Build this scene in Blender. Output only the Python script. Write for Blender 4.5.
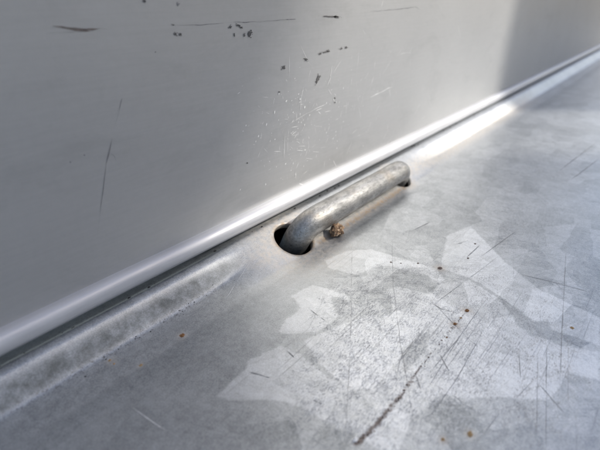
import bpy, bmesh, math, random
import numpy as np
from mathutils import Vector, Matrix, noise as mnoise

for o in list(bpy.data.objects): bpy.data.objects.remove(o, do_unlink=True)
scene = bpy.context.scene
C = scene.collection
random.seed(7); rng = np.random.default_rng(11)

# ------------------------------------------------------------------ camera
D, H = 0.134, 0.105            # camera distance from side wall, height over floor (m)
FPX, CX, CY, VP = 450.0, 300.0, 225.0, (708.0, -7.0)
pitch = math.atan2(CY-VP[1], FPX); yaw = math.atan2(VP[0]-CX, math.hypot(FPX, CY-VP[1]))
FW = Vector((math.cos(yaw)*math.cos(pitch), math.sin(yaw)*math.cos(pitch), -math.sin(pitch)))
RT = Vector((math.sin(yaw), -math.cos(yaw), 0)); UP = RT.cross(FW)
cam_d = bpy.data.cameras.new('camera'); cam = bpy.data.objects.new('camera', cam_d); C.objects.link(cam)
M = Matrix((RT, UP, -FW)).transposed().to_4x4(); M.translation = (0, -D, H); cam.matrix_world = M
cam_d.sensor_width = 36; cam_d.lens = FPX/600*36
cam_d.clip_start = 0.004; cam_d.clip_end = 50
cam_d.dof.use_dof = True; cam_d.dof.focus_distance = 0.182; cam_d.dof.aperture_fstop = 13
scene.camera = cam
CAMP = Vector((0, -D, H))

# ------------------------------------------------------------------ light
SUN = Vector((0.50, -0.70, 0.70)).normalized()
w = bpy.data.worlds.new('World'); scene.world = w; w.use_nodes = True
nt = w.node_tree; nt.nodes.clear()
sky = nt.nodes.new('ShaderNodeTexSky'); sky.sky_type = 'NISHITA'; sky.sun_disc = False
sky.sun_elevation = math.asin(SUN.z); sky.sun_rotation = math.atan2(SUN.x, SUN.y)
sky.dust_density = 2.5; sky.ozone_density = 1.0
bg = nt.nodes.new('ShaderNodeBackground'); bg.inputs[1].default_value = 0.15
wo = nt.nodes.new('ShaderNodeOutputWorld'); nt.links.new(sky.outputs[0], bg.inputs[0]); nt.links.new(bg.outputs[0], wo.inputs[0])
sd = bpy.data.lights.new('sun', 'SUN'); sd.energy = 3.5; sd.angle = math.radians(1.6); sd.color = (1, 0.95, 0.87)
so = bpy.data.objects.new('sun', sd); C.objects.link(so); so.rotation_euler = SUN.to_track_quat('Z', 'Y').to_euler()
scene.view_settings.view_transform = 'Standard'; scene.view_settings.look = 'None'
scene.view_settings.gamma = 1; scene.view_settings.exposure = 0.56
scene.render.engine = 'CYCLES'

# ------------------------------------------------------------------ helpers
def ray(px, py): return FW + RT*((px-CX)/FPX) - UP*((py-CY)/FPX)
def on_floor(px, py, z=0.0):
    q = ray(px, py); t = (z-H)/q.z; return CAMP+q*t
def on_wall(px, py, y=0.0):
    q = ray(px, py); t = (y+D)/q.y; return CAMP+q*t
def tag(o, label=None, cat=None, group=None, kind=None):
    for k, v in (('label', label), ('category', cat), ('group', group), ('kind', kind)):
        if v: o[k] = v
    return o
def empty(name, loc):
    o = bpy.data.objects.new(name, None); C.objects.link(o); o.location = loc; o.empty_display_size = 0.02; return o
def link(name, me, mat, parent=None, smooth=True):
    o = bpy.data.objects.new(name, me); C.objects.link(o)
    if mat: me.materials.append(mat)
    if smooth: me.polygons.foreach_set('use_smooth', [True]*len(me.polygons))
    if parent:
        bpy.context.view_layer.update()
        o.parent = parent; o.matrix_parent_inverse = parent.matrix_world.inverted()
    return o
def bm_obj(name, bm, mat, parent=None, smooth=True):
    me = bpy.data.meshes.new(name); bm.to_mesh(me); bm.free(); return link(name, me, mat, parent, smooth)
def add_box(bm, x0, x1, y0, y1, z0, z1, bev=0.0):
    r = bmesh.ops.create_cube(bm, size=1.0)
    for v in r['verts']:
        v.co = Vector((x0+(x1-x0)*(v.co.x+.5), y0+(y1-y0)*(v.co.y+.5), z0+(z1-z0)*(v.co.z+.5)))
    if bev: bmesh.ops.bevel(bm, geom=list({e for v in r['verts'] for e in v.link_edges}), offset=bev, segments=2, affect='EDGES')

class NT:
    """tiny node-tree helper"""
    def __init__(s, name):
        s.m = bpy.data.materials.new(name); s.m.use_nodes = True; s.t = s.m.node_tree; s.t.nodes.clear()
        s.out = s.t.nodes.new('ShaderNodeOutputMaterial'); s.b = s.t.nodes.new('ShaderNodeBsdfPrincipled')
        s.t.links.new(s.b.outputs[0], s.out.inputs[0]); s.co = s.t.nodes.new('ShaderNodeTexCoord').outputs['Object']
    def set(s, sock, v):
        if isinstance(v, bpy.types.NodeSocket): s.t.links.new(v, sock)
        elif v is not None:
            if sock.type == 'RGBA' and len(v) == 3: v = (*v, 1)
            sock.default_value = v
    def bsdf(s, **k):
        for a, v in k.items(): s.set(s.b.inputs[a.replace('_', ' ')], v)
    def n(s, typ, props=None, ins=None, out=0):
        nd = s.t.nodes.new(typ)
        for a, v in (props or {}).items(): setattr(nd, a, v)
        for a, v in (ins or {}).items(): s.set(nd.inputs[a], v)
        return nd.outputs[out]
    def math(s, op, a, b=0.0, c=0.0, clamp=False):
        return s.n('ShaderNodeMath', {'operation': op, 'use_clamp': clamp}, {0: a, 1: b, 2: c})
    def map(s, v, a, b, c=0.0, d=1.0, smooth=False):
        return s.n('ShaderNodeMapRange', {'interpolation_type': 'SMOOTHSTEP' if smooth else 'LINEAR'},
                   {'Value': v, 'From Min': a, 'From Max': b, 'To Min': c, 'To Max': d})
    def mix(s, f, a, b, mode='MIX'):
        nd = s.t.nodes.new('ShaderNodeMix'); nd.data_type = 'RGBA'; nd.blend_type = mode
        s.set(nd.inputs[0], f); s.set(nd.inputs[6], a); s.set(nd.inputs[7], b); return nd.outputs[2]
    def fmix(s, f, a, b):
        nd = s.t.nodes.new('ShaderNodeMix'); nd.data_type = 'FLOAT'
        s.set(nd.inputs[0], f); s.set(nd.inputs[2], a); s.set(nd.inputs[3], b); return nd.outputs[0]
    def vec(s, rot=(0, 0, 0), scale=(1, 1, 1), loc=(0, 0, 0)):
        return s.n('ShaderNodeMapping', None, {'Vector': s.co, 'Rotation': rot, 'Scale': scale, 'Location': loc})
    def noise(s, scale, detail=4, rough=.55, vec=None, dist=0.0):
        return s.n('ShaderNodeTexNoise', None, {'Vector': vec or s.co, 'Scale': scale, 'Detail': detail, 'Roughness': rough, 'Distortion': dist})
    def attr(s, name): return s.n('ShaderNodeAttribute', {'attribute_name': name}, None, 2)
    def bump(s, h, strength, dist, normal=None):
        return s.n('ShaderNodeBump', None, {'Height': h, 'Strength': strength, 'Distance': dist, **({'Normal': normal} if normal else {})})

# ------------------------------------------------------------------ materials
def px_angle(a, b):
    d = on_floor(*b)-on_floor(*a); return math.atan2(d.y, d.x)
DRAG1, DRAG2, DRAG3 = px_angle((482,333), (425,423)), px_angle((352,250), (346,440)), px_angle((539,383), (565,413))
def mat_galvanised():
    s = NT('galvanised_sheet')
    sp, wr, st, di = s.attr('spangle'), s.attr('wear'), s.attr('stain'), s.attr('crease')
    e1 = s.noise(260, 4, .6); e2 = s.noise(1100, 3, .6)
    edge = s.math('ADD', sp, s.math('ADD', s.math('MULTIPLY', s.math('SUBTRACT', e1, .5), 2.2), s.math('MULTIPLY', s.math('SUBTRACT', e2, .5), 2.0)))
    br = s.map(edge, -.6, .6, 0, 1, True)
    # crystal flakes: angular cells with a value of their own
    warp = s.n('ShaderNodeVectorMath', {'operation': 'MULTIPLY_ADD'}, {0: s.n('ShaderNodeTexNoise', None, {'Vector': s.co, 'Scale': 90, 'Detail': 3}, 1), 1: (.005,)*3, 2: s.vec((0, 0, .5), (1, 1.9, 1))})
    fl = s.n('ShaderNodeTexVoronoi', {'feature': 'F1'}, {'Vector': warp, 'Scale': 42, 'Randomness': 1}, 1)
    flv = s.n('ShaderNodeSeparateColor', None, {0: fl}, 0)
    warp2 = s.n('ShaderNodeVectorMath', {'operation': 'MULTIPLY_ADD'}, {0: s.n('ShaderNodeTexNoise', None, {'Vector': s.co, 'Scale': 200, 'Detail': 3}, 1), 1: (.003,)*3, 2: s.vec((0, 0, -.3), (1.6, 1, 1))})
    fl2 = s.n('ShaderNodeSeparateColor', None, {0: s.n('ShaderNodeTexVoronoi', {'feature': 'F1'}, {'Vector': warp2, 'Scale': 120}, 1)}, 1)
    tone = s.math('ADD', s.math('MULTIPLY', s.math('SUBTRACT', flv, .5), .30), s.math('MULTIPLY', s.math('SUBTRACT', fl2, .5), .16))
    fern = s.noise(1, 4, .65, s.n('ShaderNodeMapping', None, {'Vector': s.n('ShaderNodeVectorRotate', {'rotation_type': 'Z_AXIS'}, {'Vector': s.co, 'Angle': s.math('MULTIPLY', s.math('ADD', flv, br), 9.0)}), 'Scale': (140, 1100, 1)}), .3)
    tone = s.math('ADD', tone, s.math('MULTIPLY', s.math('SUBTRACT', fern, .5), .55))
    tone = s.math('MULTIPLY', tone, s.attr('flake'))
    cl = s.noise(70, 5, .6); mid = s.noise(420, 5, .65); fine = s.noise(2600, 3, .75)
    lev = s.math('ADD', s.math('MULTIPLY', br, .33), tone)
    lev = s.math('ADD', lev, s.math('MULTIPLY', s.math('SUBTRACT', cl, .5), .3))
    lev = s.math('ADD', lev, s.math('MULTIPLY', s.math('SUBTRACT', mid, .5), .6))
    lev = s.math('ADD', lev, s.math('MULTIPLY', s.math('SUBTRACT', fine, .5), 1.3))
    lev = s.math('ADD', lev, s.map(s.attr('haze'), 0, 1, .36, .56), clamp=True)
    col = s.mix(lev, (.20, .215, .225), (.66, .68, .70))
    # dark worn specks, elongated
    k1 = s.noise(1900, 5, .72, s.vec((0, 0, .7), (.45, 1.3, 1)), .4); k2 = s.noise(170, 5, .65); k3 = s.noise(2100, 5, .72, s.vec((0, 0, -.5), (.35, 1.4, 1)), .3)
    spk = s.math('ADD', s.math('MAXIMUM', k1, k3), s.math('MULTIPLY', s.math('SUBTRACT', k2, .5), .35))
    thr = s.map(wr, 0, 1, .71, .545)
    spk = s.math('MULTIPLY', s.map(s.math('SUBTRACT', spk, thr), 0, .14), s.map(wr, 0, .5, .35, .68))
    col = s.mix(spk, col, (.13, .13, .14))
    # long straight drag scratches in grouped directions
    for ang, sc, th, am in ((DRAG1, 900, .635, .5), (DRAG2, 700, .645, .42), (DRAG3, 800, .66, .35)):
        ln = s.noise(1, 2, .5, s.vec((0, 0, -ang), (22, sc, 1))); ms = s.noise(45, 3, .6, s.vec((0, 0, -ang), (.5, 1, 1), (ang, 3*ang, 0)))
        lm = s.math('MULTIPLY', s.map(ln, th, th+.05), s.map(ms, .46, .6, 0, am))
        lm = s.math('MULTIPLY', lm, s.map(wr, .15, .4)); col = s.mix(lm, col, (.17, .175, .185))
    # tan grime and rust bleeding
    g1 = s.noise(480, 5, .65)
    gm = s.math('MULTIPLY', st, s.map(g1, .36, .62, .5, 1.9), clamp=True)
    col = s.mix(gm, col, s.mix(s.map(st, .35, .6), (.60, .53, .44), (.30, .21, .125)))
    go = s.attr('gouge'); gs = s.math('ADD', go, s.math('MULTIPLY', s.math('SUBTRACT', s.noise(330, 7, .75), .5), 2.6))
    gsm = s.math('MULTIPLY', s.map(gs, .45, .85, 0, .85), s.map(go, .05, .25), clamp=True)
    col = s.mix(gsm, col, s.mix(s.map(s.noise(1500, 3, .6), .4, .65), (.13, .10, .085), (.33, .27, .225)))
    gr = s.attr('grime_reflection'); col = s.mix(s.math('MULTIPLY', gr, s.map(s.noise(190, 7, .75), .34, .62, .15, 1), clamp=True), col, (.085, .09, .082))
    cr = s.math('MULTIPLY', di, s.map(s.noise(900, 4, .7), .52, .68), clamp=True)
    col = s.mix(cr, col, (.07, .055, .045))
    rough = s.math('ADD', s.map(lev, 0, 1, .36, .46), s.math('MULTIPLY', s.math('SUBTRACT', mid, .5), .2))
    rough = s.math('ADD', rough, s.math('MULTIPLY', s.math('ADD', s.math('ADD', gm, gr), gsm), .25), clamp=True)
    bh = s.math('ADD', s.math('MULTIPLY', s.noise(140, 4, .6), 1.0), s.math('MULTIPLY', mid, .35))
    nrm = s.bump(bh, .25, .0004)
    nrm = s.bump(s.math('SUBTRACT', fine, s.math('MULTIPLY', spk, .8)), .35, .00012, nrm)
    s.bsdf(Base_Color=col, Metallic=s.map(gm, 0, 1, .82, .25), Roughness=rough, Normal=nrm)
    return s.m

def mat_side_panel():
    s = NT('anodised_panel')
    v = s.vec((0, 0, 0), (.05, 1, 1)); ln = s.noise(900, 3, .6, v); ln2 = s.noise(160, 2, .5, s.vec((0, 0, 0), (.02, 1, 1)))
    cl = s.noise(14, 4, .6); mott = s.noise(380, 4, .6)
    f = s.math('ADD', s.math('MULTIPLY', cl, .5), s.math('MULTIPLY', ln, .3)); f = s.math('ADD', f, s.math('MULTIPLY', mott, .2))
    col = s.mix(s.map(f, .3, .7), (.41, .41, .407), (.50, .50, .494))
    dust = s.map(s.noise(1700, 4, .75), .60, .72, 0, .35); col = s.mix(dust, col, (.62, .62, .60))
    sm = s.map(s.noise(55, 6, .7, s.vec((0, .3, 0), (.45, 1, 1)), .6), .54, .70, 0, .3); col = s.mix(sm, col, (.33, .33, .325))
    s.bsdf(Base_Color=col, Metallic=.55, Roughness=s.map(f, .3, .7, .42, .5), Anisotropic=.55,
           Normal=s.bump(s.math('ADD', ln, s.math('MULTIPLY', ln2, 2)), .12, .0002))
    return s.m

def mat_bead():
    s = NT('anodised_bead')
    ln = s.noise(700, 3, .6, s.vec((0, 0, 0), (.03, 1, 1))); mo = s.noise(300, 4, .6, s.vec((0, 0, 0), (.3, 1, 1)))
    col = s.mix(mo, (.48, .48, .495), (.58, .58, .595))
    s.bsdf(Base_Color=col, Metallic=.35, Roughness=s.map(mo, .3, .7, .38, .5), Normal=s.bump(s.math('ADD', ln, s.noise(120, 4, .6, s.vec((0, 0, 0), (.4, 1, 1)))), .25, .0003))
    return s.m

def mat_bar():
    s = NT('worn_zinc_rod')
    v = s.vec((0, 0, 0), (.35, 1, 1))
    a = s.noise(230, 5, .65, v); b = s.noise(900, 4, .65, v); c = s.noise(90, 3, .5)
    f = s.math('ADD', s.math('MULTIPLY', a, .6), s.math('MULTIPLY', b, .4))
    col = s.mix(s.map(f, .36, .62), (.19, .188, .182), (.42, .415, .40))
    col = s.mix(s.map(c, .56, .72, 0, .22), col, (.33, .25, .16))
    pit = s.map(s.noise(1300, 2, .5), .62, .7)
    col = s.mix(s.math('MULTIPLY', pit, .6), col, (.1, .09, .08))
    n1 = s.bump(a, .45, .0005); n2 = s.bump(s.math('SUBTRACT', b, s.math('MULTIPLY', pit, .6)), .6, .0002, n1)
    s.bsdf(Base_Color=col, Metallic=.9, Roughness=s.map(f, .36, .62, .62, .48), Normal=n2)
    return s.m

def mat_plain(name, col, rough=.7, metal=0.0, var=.25, scale=600, bump=.0):
    s = NT(name); f = s.noise(scale, 4, .65)
    lo = tuple(c*(1-var) for c in col); hi = tuple(min(1, c*(1+var)) for c in col)
    s.bsdf(Base_Color=s.mix(s.map(f, .3, .7), lo, hi), Metallic=metal, Roughness=rough)
    if bump: s.bsdf(Normal=s.bump(f, .8, bump))
    return s.m

def mat_stone():
    s = NT('stone_crumb'); f = s.noise(420, 4, .65); g = s.noise(900, 3, .6)
    col = s.mix(s.map(f, .38, .62), (.09, .05, .028), (.42, .27, .15)); col = s.mix(s.map(g, .58, .7), col, (.72, .58, .42))
    s.bsdf(Base_Color=col, Roughness=.85, Normal=s.bump(g, .9, .0006)); return s.m

GALV, PANEL, BEAD, BAR = mat_galvanised(), mat_side_panel(), mat_bead(), mat_bar()
DARK = mat_plain('dark_frame_steel', (.05, .05, .05), .7, .3)
CHIP = mat_plain('bare_dark_chip', (.085, .082, .08), .7, 0, .7, 2500)
SMEAR = mat_plain('brown_rubber_smear', (.16, .135, .12), .75, 0, .35, 900)
FAINT = mat_plain('grey_score_line', (.23, .23, .235), .6, .4, .3, 900)
WHITE = mat_plain('bright_bare_scratch', (.74, .74, .73), .4, .3, .1, 900)
SCR = mat_plain('dark_score_line', (.27, .275, .285), .5, .6, .35, 1500)
SCRL = mat_plain('fine_score_line', (.36, .37, .39), .5, .6, .3, 1500)
RUST = mat_plain('rust_brown', (.22, .105, .04), .9, 0, .55, 1400, .0003)
TAN = mat_plain('rust_tan', (.36, .24, .12), .9, 0, .35, 1400, .0003)
GRIT = mat_plain('grit_brown', (.17, .125, .10), .9, 0, .6, 1200, .0003)
BLACK = mat_plain('black_grit', (.02, .02, .02), .9)
STONE = mat_stone()
GPAINT = mat_plain('grey_paint', (.30, .297, .29), .5, 0, .06, 30)
WPAINT = mat_plain('white_paint', (.78, .78, .77), .45, 0, .04, 30)

# ------------------------------------------------------------------ floor sheet with turned-up edge and two holes
Yp = lambda y: y + D                       # distance from the camera's plane
FS = 0.4848                                # slope of the pressed facet
FC, FSn = 1/math.hypot(1, FS), FS/math.hypot(1, FS)
HOLES = [(0.1400, 0.1166, 0.0098), (0.2412, 0.1166, 0.0092)]
gy = np.arange(-.25, .16, .0002)
def gauss(a, sig):
    k = np.exp(-.5*(np.arange(-int(4*sig), int(4*sig)+1)/sig)**2); k /= k.sum()
    p = len(k)//2; return np.convolve(np.pad(a, p, 'edge'), k, 'valid')
PL = gauss(np.interp(gy, [-.25, .098, .106, .1145, .1180, .1215, .1252, .1288, .1303, .160], [0, 0, -.0004, .0002, .0008, .0042, .0083, .0090, .0072, .0050]), 3.5)
PR = gauss(np.interp(gy, [-.25, .098, .1045, .1085, .1255, .1285, .1306, .160], [0, 0, -.0003, .0000, .00824, .0092, .0086, .0080]), 3.5)
PN = gauss(np.interp(gy, [-.25, .098, .106, .1145, .1180, .1215, .1252, .1285, .160], [0, 0, -.0004, .0002, .0008, .0042, .0083, .0092, .0093]), 3.5)
def sstep(a, b, x): t = np.clip((x-a)/(b-a), 0, 1); return t*t*(3-2*t)
def floor_z(X, Y):                          # Y = distance from camera plane
    wgt = sstep(.092, .122, X)*(1-sstep(.258, .31, X))
    gw = sstep(.05, .2, X); z = (np.interp(Y, gy, PL)*(1-gw)+np.interp(Y, gy, PN)*gw)*(1-wgt) + np.interp(Y, gy, PR)*wgt
    und = .00025*np.sin(X*31+1.3)*np.cos(Y*27) + .00015*np.sin(X*83+Y*61)
    return z + und*np.clip((.1-Y)/.03, 0, 1)
def steps(*segs):
    out = []
    for a, b, st in segs: out += list(np.linspace(a, b, max(2, int(round((b-a)/st))), endpoint=False))
    return np.array(out)
xs = np.append(steps((-1., -.1, .06), (-.1, 0, .004), (0, .12, .0008), (.12, .262, .0006), (.262, .5, .0015), (.5, 2.0, .01)), 2.0)
ys = np.append(steps((-1.4, -.3, .06), (-.3, -.12, .006), (-.12, .1, .0008), (.1, .135, .0006)), .138)
XX, YY = np.meshgrid(xs, ys, indexing='ij'); ZZ = floor_z(XX, YY)

def poly_sd(P, poly):                       # signed distance (mm), + inside
    P = np.asarray(P); poly = np.asarray(poly); dmin = np.full(len(P), 1e9); ins = np.zeros(len(P), bool)
    for i in range(len(poly)):
        a, b = poly[i], poly[(i+1) % len(poly)]; ab = b-a
        t = np.clip(((P-a) @ ab)/(ab @ ab+1e-15), 0, 1); dmin = np.minimum(dmin, np.linalg.norm(P-a-t[:, None]*ab, axis=1))
        c = (a[1] > P[:, 1]) != (b[1] > P[:, 1]); xc = a[0]+(P[:, 1]-a[1])*(b[0]-a[0])/(b[1]-a[1]+1e-15); ins ^= c & (P[:, 0] < xc)
    return np.where(ins, dmin, -dmin)*1000
def line_d(P, a, b):
    a, b = np.array(a), np.array(b); ab = b-a; t = np.clip(((P-a) @ ab)/(ab @ ab), 0, 1); return np.linalg.norm(P-a-t[:, None]*ab, axis=1)
def fl(pts): return [(p.x, p.y+D) for p in (on_floor(*q) for q in pts)]

BRIGHT = [
 [(215,397),(244,370),(248,361),(280,346),(301,355),(328,377),(362,396),(380,450),(362,438),(338,428),(306,410),(288,402),(259,400),(240,401)],
 [(280,333),(281,325),(301,308),(291,296),(312,285),(328,289),(351,297),(349,301),(331,296),(333,306),(337,317),(328,325),(317,332),(293,334)],
 [(325,260),(347,251),(371,249),(400,258),(436,268),(445,280),(440,284),(420,276),(392,266),(379,265),(357,275),(328,268)],
 [(304,341),(341,325),(365,317),(386,290),(397,287),(429,294),(441,283),(470,280),(500,300),(520,328),(560,345),(600,352),(600,380),(570,372),(548,400),(500,396),(470,398),(440,393),(410,420),(398,455),(360,440),(372,405),(340,380),(318,362)],
 [(447,236),(470,226),(505,262),(540,290),(600,318),(600,345),(540,326),(500,296),(470,278),(440,268)],
]
DARKP = [
 [(376,271),(397,268),(427,275),(440,283),(429,293),(397,285),(384,280)], [(360,276),(384,282),(392,300),(392,316),(364,316),(352,296)],
 [(496,204),(531,215),(568,231),(563,238),(528,225),(504,215)], [(557,263),(600,268),(600,292),(565,284)],
 [(520,322),(548,320),(556,338),(530,336)], [(400,350),(430,330),(425,352),(405,372)],
]
flat = np.stack([XX.ravel(), YY.ravel()], 1)
near = (flat[:, 0] > -.02) & (flat[:, 0] < .62) & (flat[:, 1] > -.2)
Pn = flat[near]
sb = np.max([poly_sd(Pn, fl(p)) for p in BRIGHT], 0)
sdk = np.max([poly_sd(Pn, fl(p)) for p in DARKP], 0)
spang = np.full(len(flat), -6.0); spang[near] = np.minimum(sb, -sdk)
wear = np.full(len(flat), .25)
wc = np.zeros(len(Pn))
for (px, py, r) in ((420,345,.030),(395,385,.022),(340,400,.022),(500,370,.022),(450,290,.035),(380,300,.02),(480,320,.03)):
    c = on_floor(px, py); wc += np.exp(-(((Pn[:, 0]-c.x)**2+(Pn[:, 1]-c.y-D)**2)/(r*r)))
wear[near] = np.clip(.15+.8*wc, 0, 1)
flake = np.full(len(flat), .55); flake[near] = np.clip(.3+.8*wc+.45*sstep(.12, .22, Pn[:, 0]+(.1-Pn[:, 1])*.4)*np.clip((.108-Pn[:, 1])/.01, 0, 1), 0, 1)
# rust bleed beneath the rod and grime round the holes
stain = np.zeros(len(flat))
sl = line_d(Pn, (.150, .1090), (.236, .1092)); sn = .56*np.exp(-(sl/.0030)**2)
h0 = np.abs(np.hypot(Pn[:, 0]-HOLES[0][0], (Pn[:, 1]-HOLES[0][1])/FC)-HOLES[0][2]); sn = np.maximum(sn, .55*np.exp(-(h0/.0022)**2))
sn = np.maximum(sn, .34*np.exp(-(h0/.015)**2)); sn = np.maximum(sn, .36*np.exp(-((Pn[:, 1]-.117)/.007)**2)*sstep(.10, .125, Pn[:, 0])*(1-sstep(.5, .6, Pn[:, 0])))
h1 = np.abs(np.hypot(Pn[:, 0]-HOLES[1][0], (Pn[:, 1]-HOLES[1][1])/FC)-HOLES[1][2]); sn = np.maximum(sn, .4*np.exp(-(h1/.004)**2))
for (px, py, r) in ((182,335,.0016),(470,434,.0013),(443,439.5,.0010),(440,268,.0022),(467,311,.0018),(455,324,.0018),(140.5,364.5,.0010),(112,362,.0014)):
    c = on_floor(px, py); sn = np.maximum(sn, .5*np.exp(-((Pn[:, 0]-c.x)**2+(Pn[:, 1]-c.y-D)**2)/(r*r)))
stain[near] = sn
crease = np.zeros(len(flat)); crease[near] = .9*np.exp(-((Pn[:, 1]-.1178)/.0012)**2)*(1-sstep(.085, .11, Pn[:, 0]))

GP = [(356,444),(369,433),(391,407),(405,390),(420,367),(432,352),(447,335),(456,324),(468,309)]
gpf = fl(GP); gouge = np.zeros(len(flat)); gv = np.zeros(len(Pn))
for k, wd_ in enumerate([.0011, .0010, .0008, .0008, .0006, .0004, .0005, .0005]):
    am = [1, .95, .9, .8, .6, .45, .6, .6][k]
    gv = np.maximum(gv, am*np.exp(-(line_d(Pn, gpf[k], gpf[k+1])/wd_)**2))
gouge[near] = gv
grime_reflection = np.zeros(len(flat)); grime_reflection[near] = .75*np.exp(-((Pn[:, 1]-.1212)/.0026)**4)*(1-sstep(.09, .125, Pn[:, 0]))  # left slope band: greenish dirt with the photographer's dark reflection painted in
haze = sstep(.17, .34, flat[:, 0]+(.1-flat[:, 1])*.25)   # far part painted paler for the hazy reflection on it
nx, ny = len(xs), len(ys)
co = np.stack([XX.ravel(), YY.ravel()-D, ZZ.ravel()], 1)
idx = np.arange(nx*ny).reshape(nx, ny)
quads = np.stack([idx[:-1, :-1], idx[1:, :-1], idx[1:, 1:], idx[:-1, 1:]], -1).reshape(-1, 4)
inside = np.zeros(nx*ny, bool)
for hx, hy, hr in HOLES: inside |= np.hypot(flat[:, 0]-hx, (flat[:, 1]-hy)/FC) < hr
keep = ~inside[quads].any(1)
quads = quads[keep]
me = bpy.data.meshes.new('floor'); me.from_pydata(co.tolist(), [], quads.tolist()); me.update()
for nm, arr in (('spangle', spang), ('wear', wear), ('stain', stain), ('crease', crease), ('gouge', gouge), ('grime_reflection', grime_reflection), ('flake', flake), ('haze', haze)):
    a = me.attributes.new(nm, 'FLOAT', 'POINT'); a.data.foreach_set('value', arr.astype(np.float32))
bm = bmesh.new(); bm.from_mesh(me)
bmesh.ops.delete(bm, geom=[v for v in bm.verts if not v.link_faces], context='VERTS')
NF = Vector((0, -FSn, FC))                  # facet normal in world (y towards wall)
for hx, hy, hr in HOLES:
    ed = [e for e in bm.edges if e.is_boundary and math.hypot(e.verts[0].co.x-hx, e.verts[0].co.y+D-hy) < .013]
    vs = {v for e in ed for v in e.verts}
    for v in vs:
        u, t = v.co.x-hx, (v.co.y+D-hy)/FC; r = math.hypot(u, t); u, t = u*hr/r, t*hr/r
        v.co.x = hx+u; Y = hy+t*FC; v.co.y = Y-D; v.co.z = float(floor_z(np.array([v.co.x]), np.array([Y]))[0])
    depth = 0
    for off, shrink in ((.0004, .00035), (.0025, 0.0), (.0004, -.0003)):
        r = bmesh.ops.extrude_edge_only(bm, edges=ed)
        nv = [g for g in r['geom'] if isinstance(g, bmesh.types.BMVert)]; ed = [g for g in r['geom'] if isinstance(g, bmesh.types.BMEdge)]
        for v in nv:
            rad = Vector((v.co.x-hx, v.co.y+D-hy, 0)); v.co -= NF*off; v.co -= rad.normalized()*shrink
bmesh.ops.recalc_face_normals(bm, faces=bm.faces)
bm.to_mesh(me); bm.free()
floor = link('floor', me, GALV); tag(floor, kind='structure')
if floor.data.polygons[10].normal.z < 0: floor.data.flip_normals()

# hollow dark frame channel under the holes
bm = bmesh.new()
add_box(bm, .05, .32, -.065, .012, -.05, -.048); add_box(bm, .05, .32, .012, .014, -.048, .0045)
add_box(bm, .05, .32, -.067, -.065, -.05, -.002); add_box(bm, .048, .05, -.065, .012, -.05, -.002); add_box(bm, .32, .322, -.065, .012, -.05, -.002)
bm_obj('frame_channel', bm, DARK, floor, False)

# ------------------------------------------------------------------ side panel with rounded bead along its foot
TOPZ = .60
side = empty('side_panel', (.3, .012, .0095))
def uv_board(name, x0, x1, z0, z1, parent):
    me = bpy.data.meshes.new(name)
    bm = bmesh.new(); add_box(bm, x0, x1, .0, .025, z0, z1, .0008)
    uvl = bm.loops.layers.uv.new('UVMap')
    for f in bm.faces:
        for l in f.loops: l[uvl].uv = (l.vert.co.x, l.vert.co.z)
    return bm_obj(name, bm, PANEL, parent, False)
uv_board('panel_sheet', -1.0, 2.0, .0115, TOPZ, side)
# bead: swept profile with tiny waviness
bc = (-.0014, .0137, .0038)                 # y, z, radius
prof = []
for k in range(20):
    a = math.radians(80+200*k/19); prof.append((bc[0]+bc[2]*math.cos(a)*1.0, bc[1]+bc[2]*math.sin(a)))
prof = [(.004, bc[1]+bc[2]*.985)] + prof + [(.004, bc[1]-bc[2]*.985)]
bm = bmesh.new(); rows = []
for X in np.append(np.arange(-1.0, 1.999, .004), 1.9995):
    rows.append([bm.verts.new((X, y-.00018*mnoise.noise(Vector((X*23, z*300, 0))), z+.00015*mnoise.noise(Vector((X*31, 5, z*200))))) for (y, z) in prof])
for a, b in zip(rows[:-1], rows[1:]):
    for i in range(len(prof)-1): bm.faces.new((a[i], b[i], b[i+1], a[i+1]))
bmesh.ops.recalc_face_normals(bm, faces=bm.faces)
bm_obj('bead', bm, BEAD, side)
tag(side, 'grey scuffed aluminium side panel with rounded bead along its foot', 'panel')

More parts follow.
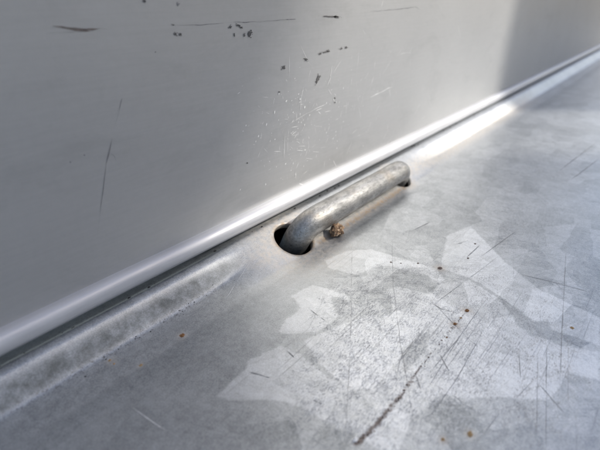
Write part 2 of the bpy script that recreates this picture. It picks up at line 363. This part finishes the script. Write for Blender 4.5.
# ------------------------------------------------------------------ unseen blocks added to shade the panel and floor
def shade_box():
    # unseen box, added only to cast the shadow on the far side panel
    x0, x1, y0, y1, z1 = 1.08, 1.75, -.85, -.70, 1.02
    e = empty('shade_box', ((x0+x1)/2, (y0+y1)/2, 0))
    bm = bmesh.new(); add_box(bm, x0, x1, y0, y1, .002, z1, .006); bm_obj('body', bm, WPAINT, e, False)
    bm = bmesh.new(); add_box(bm, x0-.006, x1+.006, y0-.006, y1+.006, z1+.001, z1+.03, .006); bm_obj('shade_box_top', bm, WPAINT, e, False)
    bm = bmesh.new(); add_box(bm, 1.35, 1.50, y1+.001, y1+.012, .80, .83, .004); bm_obj('shade_box_bar', bm, DARK, e, False)
    tag(e, 'tall white box added outside the frame to shade the side panel', 'box')
shade_box()
def blocker():
    # unseen stepped block, added to keep sun off the floor and near panel
    e = empty('tall_blocker', (.76, -1.36, 0))
    out = [(.05, .002), (1.24, .002), (1.24, 1.282), (.99, 1.282), (1.11, 1.40), (1.15, 1.60), (.05, 1.60)]
    bm = bmesh.new(); f = bm.faces.new([bm.verts.new((x, -1.42, z)) for x, z in out])
    r = bmesh.ops.extrude_face_region(bm, geom=[f])
    for v in r['geom']:
        if isinstance(v, bmesh.types.BMVert): v.co.y = -1.302
    bmesh.ops.recalc_face_normals(bm, faces=bm.faces); bm_obj('body', bm, GPAINT, e, False)
    bm = bmesh.new(); add_box(bm, .10, .58, -1.301, -1.29, .05, 1.2, .003); bm_obj('front_slab', bm, GPAINT, e, False)
    bm = bmesh.new(); add_box(bm, .60, 1.08, -1.301, -1.29, .05, 1.2, .003); bm_obj('front_slab', bm, GPAINT, e, False)
    tag(e, 'tall grey stepped block added outside the frame to keep the sun off', 'blocker')
blocker()

# ground round the load bed
bm = bmesh.new(); bmesh.ops.create_grid(bm, x_segments=2, y_segments=2, size=60)
for v in bm.verts: v.co.z = -.6
tag(bm_obj('ground', bm, mat_plain('concrete_ground', (.22, .22, .215), .9, 0, .15, 3), None, False), kind='structure')

# ------------------------------------------------------------------ lashing rod through the two holes
T_UP, RB, BR = .0065, .0064, .0088
hx0, hx1, BF = .1436, .2408, .0070
base = Vector((0, HOLES[0][1]-D, float(FS*(HOLES[0][1]-.1085))))
def rp(X, t): return Vector((X, base.y, base.z)) + NF*t
path = [rp(hx0, -.02), rp(hx0, -.01), rp(hx0, T_UP-BR)]
for k in range(1, 9):
    a = math.pi/2*k/8; path.append(rp(hx0+BR*(1-math.cos(a)), T_UP-BR+BR*math.sin(a)))
n = 40
for k in range(1, n): path.append(rp(hx0+BR+(hx1-hx0-BR-BF)*k/n, T_UP+.0002*math.sin(k*.37)))
for k in range(0, 9):
    a = math.pi/2*k/8; path.append(rp(hx1-BF+BF*math.sin(a), T_UP-BF+BF*math.cos(a)))
path += [rp(hx1, -.01), rp(hx1, -.02)]
bm = bmesh.new(); rings = []; SEG = 40; side_v = Vector((0, FC, FSn))
for i, p in enumerate(path):
    d = (path[min(i+1, len(path)-1)]-path[max(i-1, 0)]).normalized(); b = side_v; c = d.cross(b).normalized()
    ring = []
    for k in range(SEG):
        a = 2*math.pi*k/SEG; q = b*math.cos(a)+c*math.sin(a)
        rr = RB*(1+.018*mnoise.noise((p+q*RB)*170)+.008*mnoise.noise((p+q*RB)*520))
        ring.append(bm.verts.new(p+q*rr))
    rings.append(ring)
for a, b in zip(rings[:-1], rings[1:]):
    for k in range(SEG): bm.faces.new((a[k], a[(k+1) % SEG], b[(k+1) % SEG], b[k]))
bm.faces.new(rings[0]); bm.faces.new(rings[-1])
bmesh.ops.recalc_face_normals(bm, faces=bm.faces)
rod = bm_obj('lashing_rod', bm, BAR)
tag(rod, 'worn galvanised steel rod bent through two holes in the floor edge', 'rod')

# ------------------------------------------------------------------ stone crumb beside the rod
def lump(name, c, r, mat, seed, parent=None, sc=(1, 1, 1), sub=4, amp=.35):
    bm = bmesh.new(); bmesh.ops.create_icosphere(bm, subdivisions=sub, radius=1)
    for v in bm.verts:
        p = v.co.copy(); k = 1+amp*mnoise.noise(p*1.3+Vector((seed, 0, 0)))+amp*.5*mnoise.noise(p*3.1+Vector((0, seed, 0)))+amp*.12*mnoise.noise(p*7+Vector((0, 0, seed)))
        v.co = Vector((p.x*sc[0], p.y*sc[1], p.z*sc[2]))*k*r
    zmin = min(v.co.z for v in bm.verts)
    o = bm_obj(name, bm, mat, None, False); o.location = (c[0], c[1], c[2]-zmin-.0001)
    if parent:
        bpy.context.view_layer.update(); o.parent = parent; o.matrix_parent_inverse = parent.matrix_world.inverted()
    return o
pc = on_floor(337, 234.5, .0006)
stone = lump('stone', (pc.x, pc.y, float(floor_z(np.array([pc.x]), np.array([pc.y+D]))[0])), .0031, STONE, 3.7, None, (1.3, 1.0, .85), 4, .5)
tag(stone, 'small rough brown stone lying beside the steel rod', 'stone')

# ------------------------------------------------------------------ wear marks
def strip(bm, pts, wd, up, lift, jit=0.0, taper=True, step=.0012):
    """thin ribbon following pts (Vectors) on a flat surface with normal up"""
    P = []
    for a, b in zip(pts[:-1], pts[1:]):
        nseg = max(1, int((b-a).length/step))
        P += [a.lerp(b, k/nseg) for k in range(nseg)]
    P.append(pts[-1])
    if len(P) < 3: P = [pts[0], pts[0].lerp(pts[-1], .5), pts[-1]]
    sd_ = random.random()*100; prev = None; L = len(P)-1
    for i, p in enumerate(P):
        d = (P[min(i+1, L)]-P[max(i-1, 0)]).normalized(); nn = up.cross(d).normalized(); t = i/L
        ww = wd*(.55+.9*abs(mnoise.noise(Vector((sd_, i*.45, 0)))))*((min(1, 5*t, 5*(1-t))*.9+.1) if taper else 1)*min(1, max(.12, .75+1.6*mnoise.noise(Vector((i*.13, sd_, 7)))))
        o = nn*(jit*mnoise.noise(Vector((i*.22, sd_, 3)))) + up*lift
        cur = (bm.verts.new(p+o-nn*ww/2), bm.verts.new(p+o+nn*ww/2))
        if prev: bm.faces.new((prev[0], cur[0], cur[1], prev[1]))
        prev = cur
UPZ, OUTY = Vector((0, 0, 1)), Vector((0, -1, 0))
def fpt(px, py):
    p = on_floor(px, py); p.z = float(floor_z(np.array([p.x]), np.array([p.y+D]))[0]); return p
FLIFT = .00012
def floor_marks(name, lines, mat, lift):
    bm = bmesh.new()
    for pts, wd, jit in lines:
        q = []
        for a, b in zip(pts[:-1], pts[1:]):
            for k in range(12): q.append(fpt(a[0]+(b[0]-a[0])*k/12, a[1]+(b[1]-a[1])*k/12))
        q.append(fpt(*pts[-1])); strip(bm, q, wd, UPZ, lift, jit)
    o = bm_obj(name, bm, mat, floor); tag(o, kind='stuff'); return o
dark_lines = [
 ([(352,246),(351,330),(345,450)], .00022, .0001), ([(392,236),(393,284),(400,340),(409,391),(417,450)], .00022, .0002),
 ([(566,250),(562,330),(560,392)], .00028, .0001), ([(547,340),(546,450)], .0002, .0001), ([(538,357),(537,447)], .00016, .0001),
 ([(464,330),(446,358),(428,387)], .00028, .0001), ([(482,333),(457,378),(425,423)], .00026, .0001), ([(488,297),(459,337),(430,372)], .00022, .0001),
 ([(433,383),(455,396),(481,415)], .00028, .0001), ([(440,354),(449,370)], .0004, .0001), ([(416,375),(421,389)], .0004, .0001),
 ([(500,412),(481,437)], .0002, .0001), ([(539,383),(565,413)], .00022, .0001), ([(536,377),(515,399)], .0002, .0001), ([(519,351),(521,378)], .0002, .0001),
 ([(472,263),(500,243),(528,223)], .0003, .0001), ([(515,273),(560,284),(600,296)], .0003, .0002), ([(467,257),(480,245)], .0004, .0001),
 ([(404,330),(440,300),(520,240)], .00016, .0001), ([(248,372),(262,375),(270,378)], .0004, .0002), ([(313,400),(322,404)], .0005, .0001),
 ([(286,350),(294,357)], .0005, .0002), ([(433,304),(441,309),(452,312)], .0004, .0002), ([(413,343),(400,360),(396,380)], .0003, .0003),
 ([(305,306),(318,316),(327,322)], .0003, .0002), ([(455,245),(470,240)], .0004, .0001), ([(430,300),(470,340),(480,348)], .00016, .0001),
 ([(560,170),(600,140)], .0008, .0002), ([(570,180),(600,158)], .0006, .0002), ([(410,232),(430,222)], .0005, .0002),
]
floor_marks('scratches', dark_lines, SCR, FLIFT)
fine = []
for k in range(90):
    x, y = random.uniform(290, 610), random.uniform(225, 455)
    if y < 300-.5*(x-330): continue
    ang = random.choice([random.gauss(math.radians(-52), .12)]*4+[random.gauss(math.radians(92), .06)]*3+[random.gauss(math.radians(33), .15)]*2+[random.uniform(0, 3.1)])
    L = random.choice([6, 10, 14, 22, 40, 70])*(.6+.6*random.random())
    fine.append(([(x, y), (x+L*math.cos(ang), y+L*math.sin(ang))], random.uniform(.00006, .00014), .00002))
for k in range(14):                         # bundle of parallel scores
    x0 = 452+k*6+random.uniform(-3, 3); y0 = 312+random.uniform(-14, 22); L = random.uniform(25, 80)
    fine.append(([(x0, y0), (x0-.58*L, y0+.82*L)], random.uniform(.00008, .00016), .00002))
floor_marks('fine_scratches', fine, SCRL, FLIFT*.6)
light = [([(132,407),(155,424),(179,438)], .00035, .0001), ([(252,268),(236,285),(225,300)], .0003, .0001), ([(262,262),(246,280)], .0002, .0001)]
floor_marks('pale_scratches', light, WHITE, FLIFT*.8)
# gouge full of brown grit, from lower middle to the rusty flakes
gpath = [(356,444),(369,433),(391,407),(405,390),(420,367),(432,352),(447,335),(456,324),(468,309)]
bm = bmesh.new()
for i in range(120):
    t = random.random()**1.0*(len(gpath)-1); k = min(int(t), len(gpath)-2); f = t-k
    x = gpath[k][0]+(gpath[k+1][0]-gpath[k][0])*f; y = gpath[k][1]+(gpath[k+1][1]-gpath[k][1])*f
    spread = 2.0*(1-t/8)+.9
    dens = 1 if t < 3.2 else (.55 if t < 4.4 else (.28 if t < 6 else .5))
    if random.random() > dens: continue
    p = fpt(x+random.gauss(0, spread*.55), y+random.gauss(0, spread*.45)); s_ = random.uniform(.00008, .00026)
    r = bmesh.ops.create_icosphere(bm, subdivisions=1, radius=s_)
    for v in r['verts']: v.co = Vector((v.co.x*random.uniform(.8, 1.6), v.co.y*random.uniform(.8, 1.5), v.co.z*.55+s_*.15))+p
tag(bm_obj('gouge_grit', bm, GRIT, floor, False), kind='stuff')

def patch(bm, c, ax, ay, up, lift, seed):
    """ragged flat mark; ax, ay are half-axis vectors"""
    N = 30; vs = []
    for k in range(N):
        a = 2*math.pi*k/N; r = 1+.5*mnoise.noise(Vector((math.cos(a)*1.6, math.sin(a)*1.6, seed)))+.45*mnoise.noise(Vector((math.cos(a)*5, math.sin(a)*5, seed)))
        vs.append(bm.verts.new(c+(ax*math.cos(a)+ay*math.sin(a))*r+up*lift))
    f = bm.faces.new(vs); f.normal_update()
    if f.normal.dot(up) < 0: f.normal_flip()
# rust spots: low crusty blisters
for i, (px, py, r, mt) in enumerate([(182,335,.0010,RUST),(110,361,.0006,TAN),(114,364,.0005,TAN),(140.5,364.5,.0006,TAN),(470,434,.0009,TAN),(443,439.5,.0006,TAN),(440,268,.0012,GRIT),
        (572,328,.0008,TAN),(467,311,.0009,RUST),(455,324,.0008,RUST),(461,318,.0006,TAN),(447,337,.0005,RUST),(475,244,.0006,GRIT),(468,258,.0006,GRIT),(418,263,.0006,GRIT),(391,262,.0006,GRIT),(401,263,.0005,GRIT)]):
    p = fpt(px, py); lump('rust_spot', p, r*.72, mt, i*2.3+1, floor, (1.2, 1, .22), 3, .6)
c0 = fpt(355, 440); lump('zinc_flake', c0, .0007, WHITE, 5.5, floor, (1.4, .8, .3), 3, .6)
# dirt along the crease and under the bead
bm = bmesh.new()
for i in range(60):
    X = random.choice([.03, .047, .05, .062, .066, .07, .082, .09])+random.gauss(0, .006); Y = .1174+random.gauss(0, .0010)+.0007*math.sin(X*160); z = float(floor_z(np.array([X]), np.array([Y]))[0])
    s_ = random.choice([.00006, .00008, .0001, .00012, .00022])
    r = bmesh.ops.create_icosphere(bm, subdivisions=1, radius=s_)
    for v in r['verts']: v.co = Vector((v.co.x*random.uniform(.8, 1.7), v.co.y, v.co.z*.6))+Vector((X, Y-D, z+s_*.2))
tag(bm_obj('crease_dirt', bm, BLACK, floor, False), kind='stuff')
bm = bmesh.new()
for i in range(70):
    X = .02+.5*random.random()**1.5; s_ = random.choice([.00008, .0001, .00015, .0002, .0005]); Y = .1300+random.uniform(-.0009, .0012); z = float(floor_z(np.array([X]), np.array([Y]))[0])
    r = bmesh.ops.create_icosphere(bm, subdivisions=1, radius=s_)
    for v in r['verts']: v.co = Vector((v.co.x*random.uniform(.8, 2.2), v.co.y, v.co.z*.7))+Vector((X, Y-D, z+s_*.3))
tag(bm_obj('gap_dirt', bm, BLACK, floor, False), kind='stuff')

# wall marks
WL = .00012
def wall_lines(name, lines, mat, lift=WL):
    bm = bmesh.new()
    for pts, wd, jit in lines: strip(bm, [on_wall(*p) for p in pts], wd, OUTY, lift, jit)
    return tag(bm_obj(name, bm, mat, side), kind='stuff')
wall_lines('score_lines', [
 ([(170,25.5),(200,25),(232,22.5),(262,21.5),(296,19)], .00035, .0003), ([(370,11.5),(395,9.5),(415,7),(421,10)], .0005, .0003), ([(285,19.5),(296,19.2)], .0004, .0001),
 ([(122,98),(118,114),(114,128)], .00035, .0001), ([(112,138),(109,152),(106,164)], .00045, .0001), ([(106,164),(104,182),(101,205),(97,235)], .0003, .0002),
 ([(110,153),(114,156),(116,161)], .00035, .0001), ([(75,32),(45,33)], .0005, .0003)], FAINT)
white = [([(303,87),(301,98),(300,111)], .00035, .0003), ([(288,125),(300,117),(315,109),(330,102)], .0003, .0004), ([(296,112),(296,122)], .0003, .0002),
 ([(285,133),(284,147),(284,158)], .0004, .0003), ([(288,134),(287,152)], .0003, .0002), ([(332,66),(330,78),(327,86)], .00045, .0003), ([(332,66),(334,68)], .0005, .0002),
 ([(339,48),(337,60),(332,72)], .00025, .0002), ([(300,44),(308,62),(316,72)], .00022, .0002), ([(383,0),(381,7)], .0006, .0002), ([(389,88),(390,96)], .0005, .0002),
 ([(370,97),(380,92),(392,87)], .00045, .0006), ([(359,48),(357,70),(356,88)], .00022, .0002), ([(368,72),(362,100),(358,118)], .00022, .0002), ([(391,60),(382,75)], .00022, .0003),
 ([(289,55),(289,82)], .00022, .0002), ([(333,97),(334,104)], .0006, .0002), ([(410,52),(400,54)], .0004, .0004), ([(336,96),(334,93)], .0005, .0002)]
for k in range(150):
    x, y = random.gauss(296, 27), random.gauss(130, 26)
    if y > 205-.5*(x-300)-22 or y < 60: continue
    L = random.choice([1.5, 2.5, 4, 7]); a = random.choice([random.gauss(1.75, .25), random.gauss(1.75, .25), random.gauss(-.6, .4), random.uniform(0, 3.1)])
    white.append(([(x, y), (x+L*math.cos(a), y+L*math.sin(a))], random.uniform(.00018, .0005), .0003))
for k in range(60):
    x, y = random.gauss(365, 30), random.gauss(90, 35)
    if y > 205-.5*(x-300)-22: continue
    L = random.choice([2, 4, 8, 14]); a = random.gauss(1.8, .3)
    white.append(([(x, y), (x+L*math.cos(a), y+L*math.sin(a))], random.uniform(.00015, .0003), .0003))
wall_lines('scratches', white, WHITE, WL*1.4)
bm = bmesh.new()
for k in range(90):                        # knocked-off specks among the scratches
    x, y = random.gauss(300, 30), random.gauss(128, 30)
    if y > 205-.5*(x-300)-24 or y < 55: continue
    c = on_wall(x, y); r0 = random.choice([.00014, .0002, .00028, .0004])
    patch(bm, c, Vector((r0*random.uniform(.6, 1.2), 0, 0)), Vector((r0*.4, 0, r0*random.uniform(.6, 1.6))), OUTY, WL*1.6, k*.7)
tag(bm_obj('bare_specks', bm, WHITE, side), kind='stuff')
def wall_patch(px, py, rx, ry, ang, mat, name, seed):
    c = on_wall(px, py); ex = (on_wall(px+1, py)-c); ez = (on_wall(px, py+1)-c); ca, sa = math.cos(ang), math.sin(ang)
    ax = (ex*ca+ez*sa)*rx; ay = (-ex*sa+ez*ca)*ry
    bm = bmesh.new(); patch(bm, c, ax*.85, ay*.85, OUTY, WL*1.9, seed)
    if max(rx, ry) > 1.3:                   # crumbs flaked off round the chip
        for k in range(6):
            a = random.uniform(0, 6.28); d = random.uniform(.95, 1.7); q = random.uniform(.10, .28)
            patch(bm, c+ax*(math.cos(a)*d)+ay*(math.sin(a)*d), ex*(q*min(rx, ry)*1.2), ez*(q*min(rx, ry)*1.2), OUTY, WL*1.9, seed+k)
    return bm_obj(name, bm, mat, side)
for i, (px, py, rx, ry, a) in enumerate([(249.5,34,2.4,3.3,.3),(244,35,1,2.4,.1),(234,35,.8,2.4,0),(230,27,2,1.3,-.6),(238,25.5,3,1.3,.2),(241,27.5,1.6,1,.4),(175,34,2,1.5,.1),(180,34.5,1.4,1.5,.2),(173,25,1.5,.7,.2),
        (283.5,67.5,1.9,2.2,.6),(306,59.5,1.8,1.5,.4),(317.5,79,1.9,4.6,.35),(320,53.5,1.8,1.3,-.2),(324.5,52.2,3.6,.8,-.25),(328,51.2,1.6,1.3,-.2),(341,48.6,1.6,.9,-.2),(346,47.4,1.7,1,-.2),(279,92,1.1,1,.2),
        (334.5,98,.9,1.2,0),(334.5,102.5,.8,.9,0),(331,16.6,9,1.0,.05),(336,16.8,4,1.5,.05),(155,52,1,1,0),(178,4,1.5,1.5,0),(144,1,2.4,1.4,.3),(247,163,.9,.9,0),(70,162,1,1,0),(84,155,1,1,0)]):
    wall_patch(px, py, rx*.88, ry*.88, a, CHIP if i not in (22, 23, 26, 27) else FAINT, 'paint_chip', i*1.7)
bm = bmesh.new()
strip(bm, [on_wall(*p) for p in [(52,25.5),(62,26.5),(72,28.8),(82,29.8),(92,29.8),(100,28.5),(109,29.8)]], .0008, OUTY, WL, .0004)
strip(bm, [on_wall(*p) for p in [(60,25.8),(75,29.3),(90,30.2)]], .0006, OUTY, WL*1.2, .0004)
strip(bm, [on_wall(*p) for p in [(70,27.8),(85,30.5),(97,29)]], .0005, OUTY, WL*1.3, .0004)
bm_obj('smear', bm, SMEAR, side)
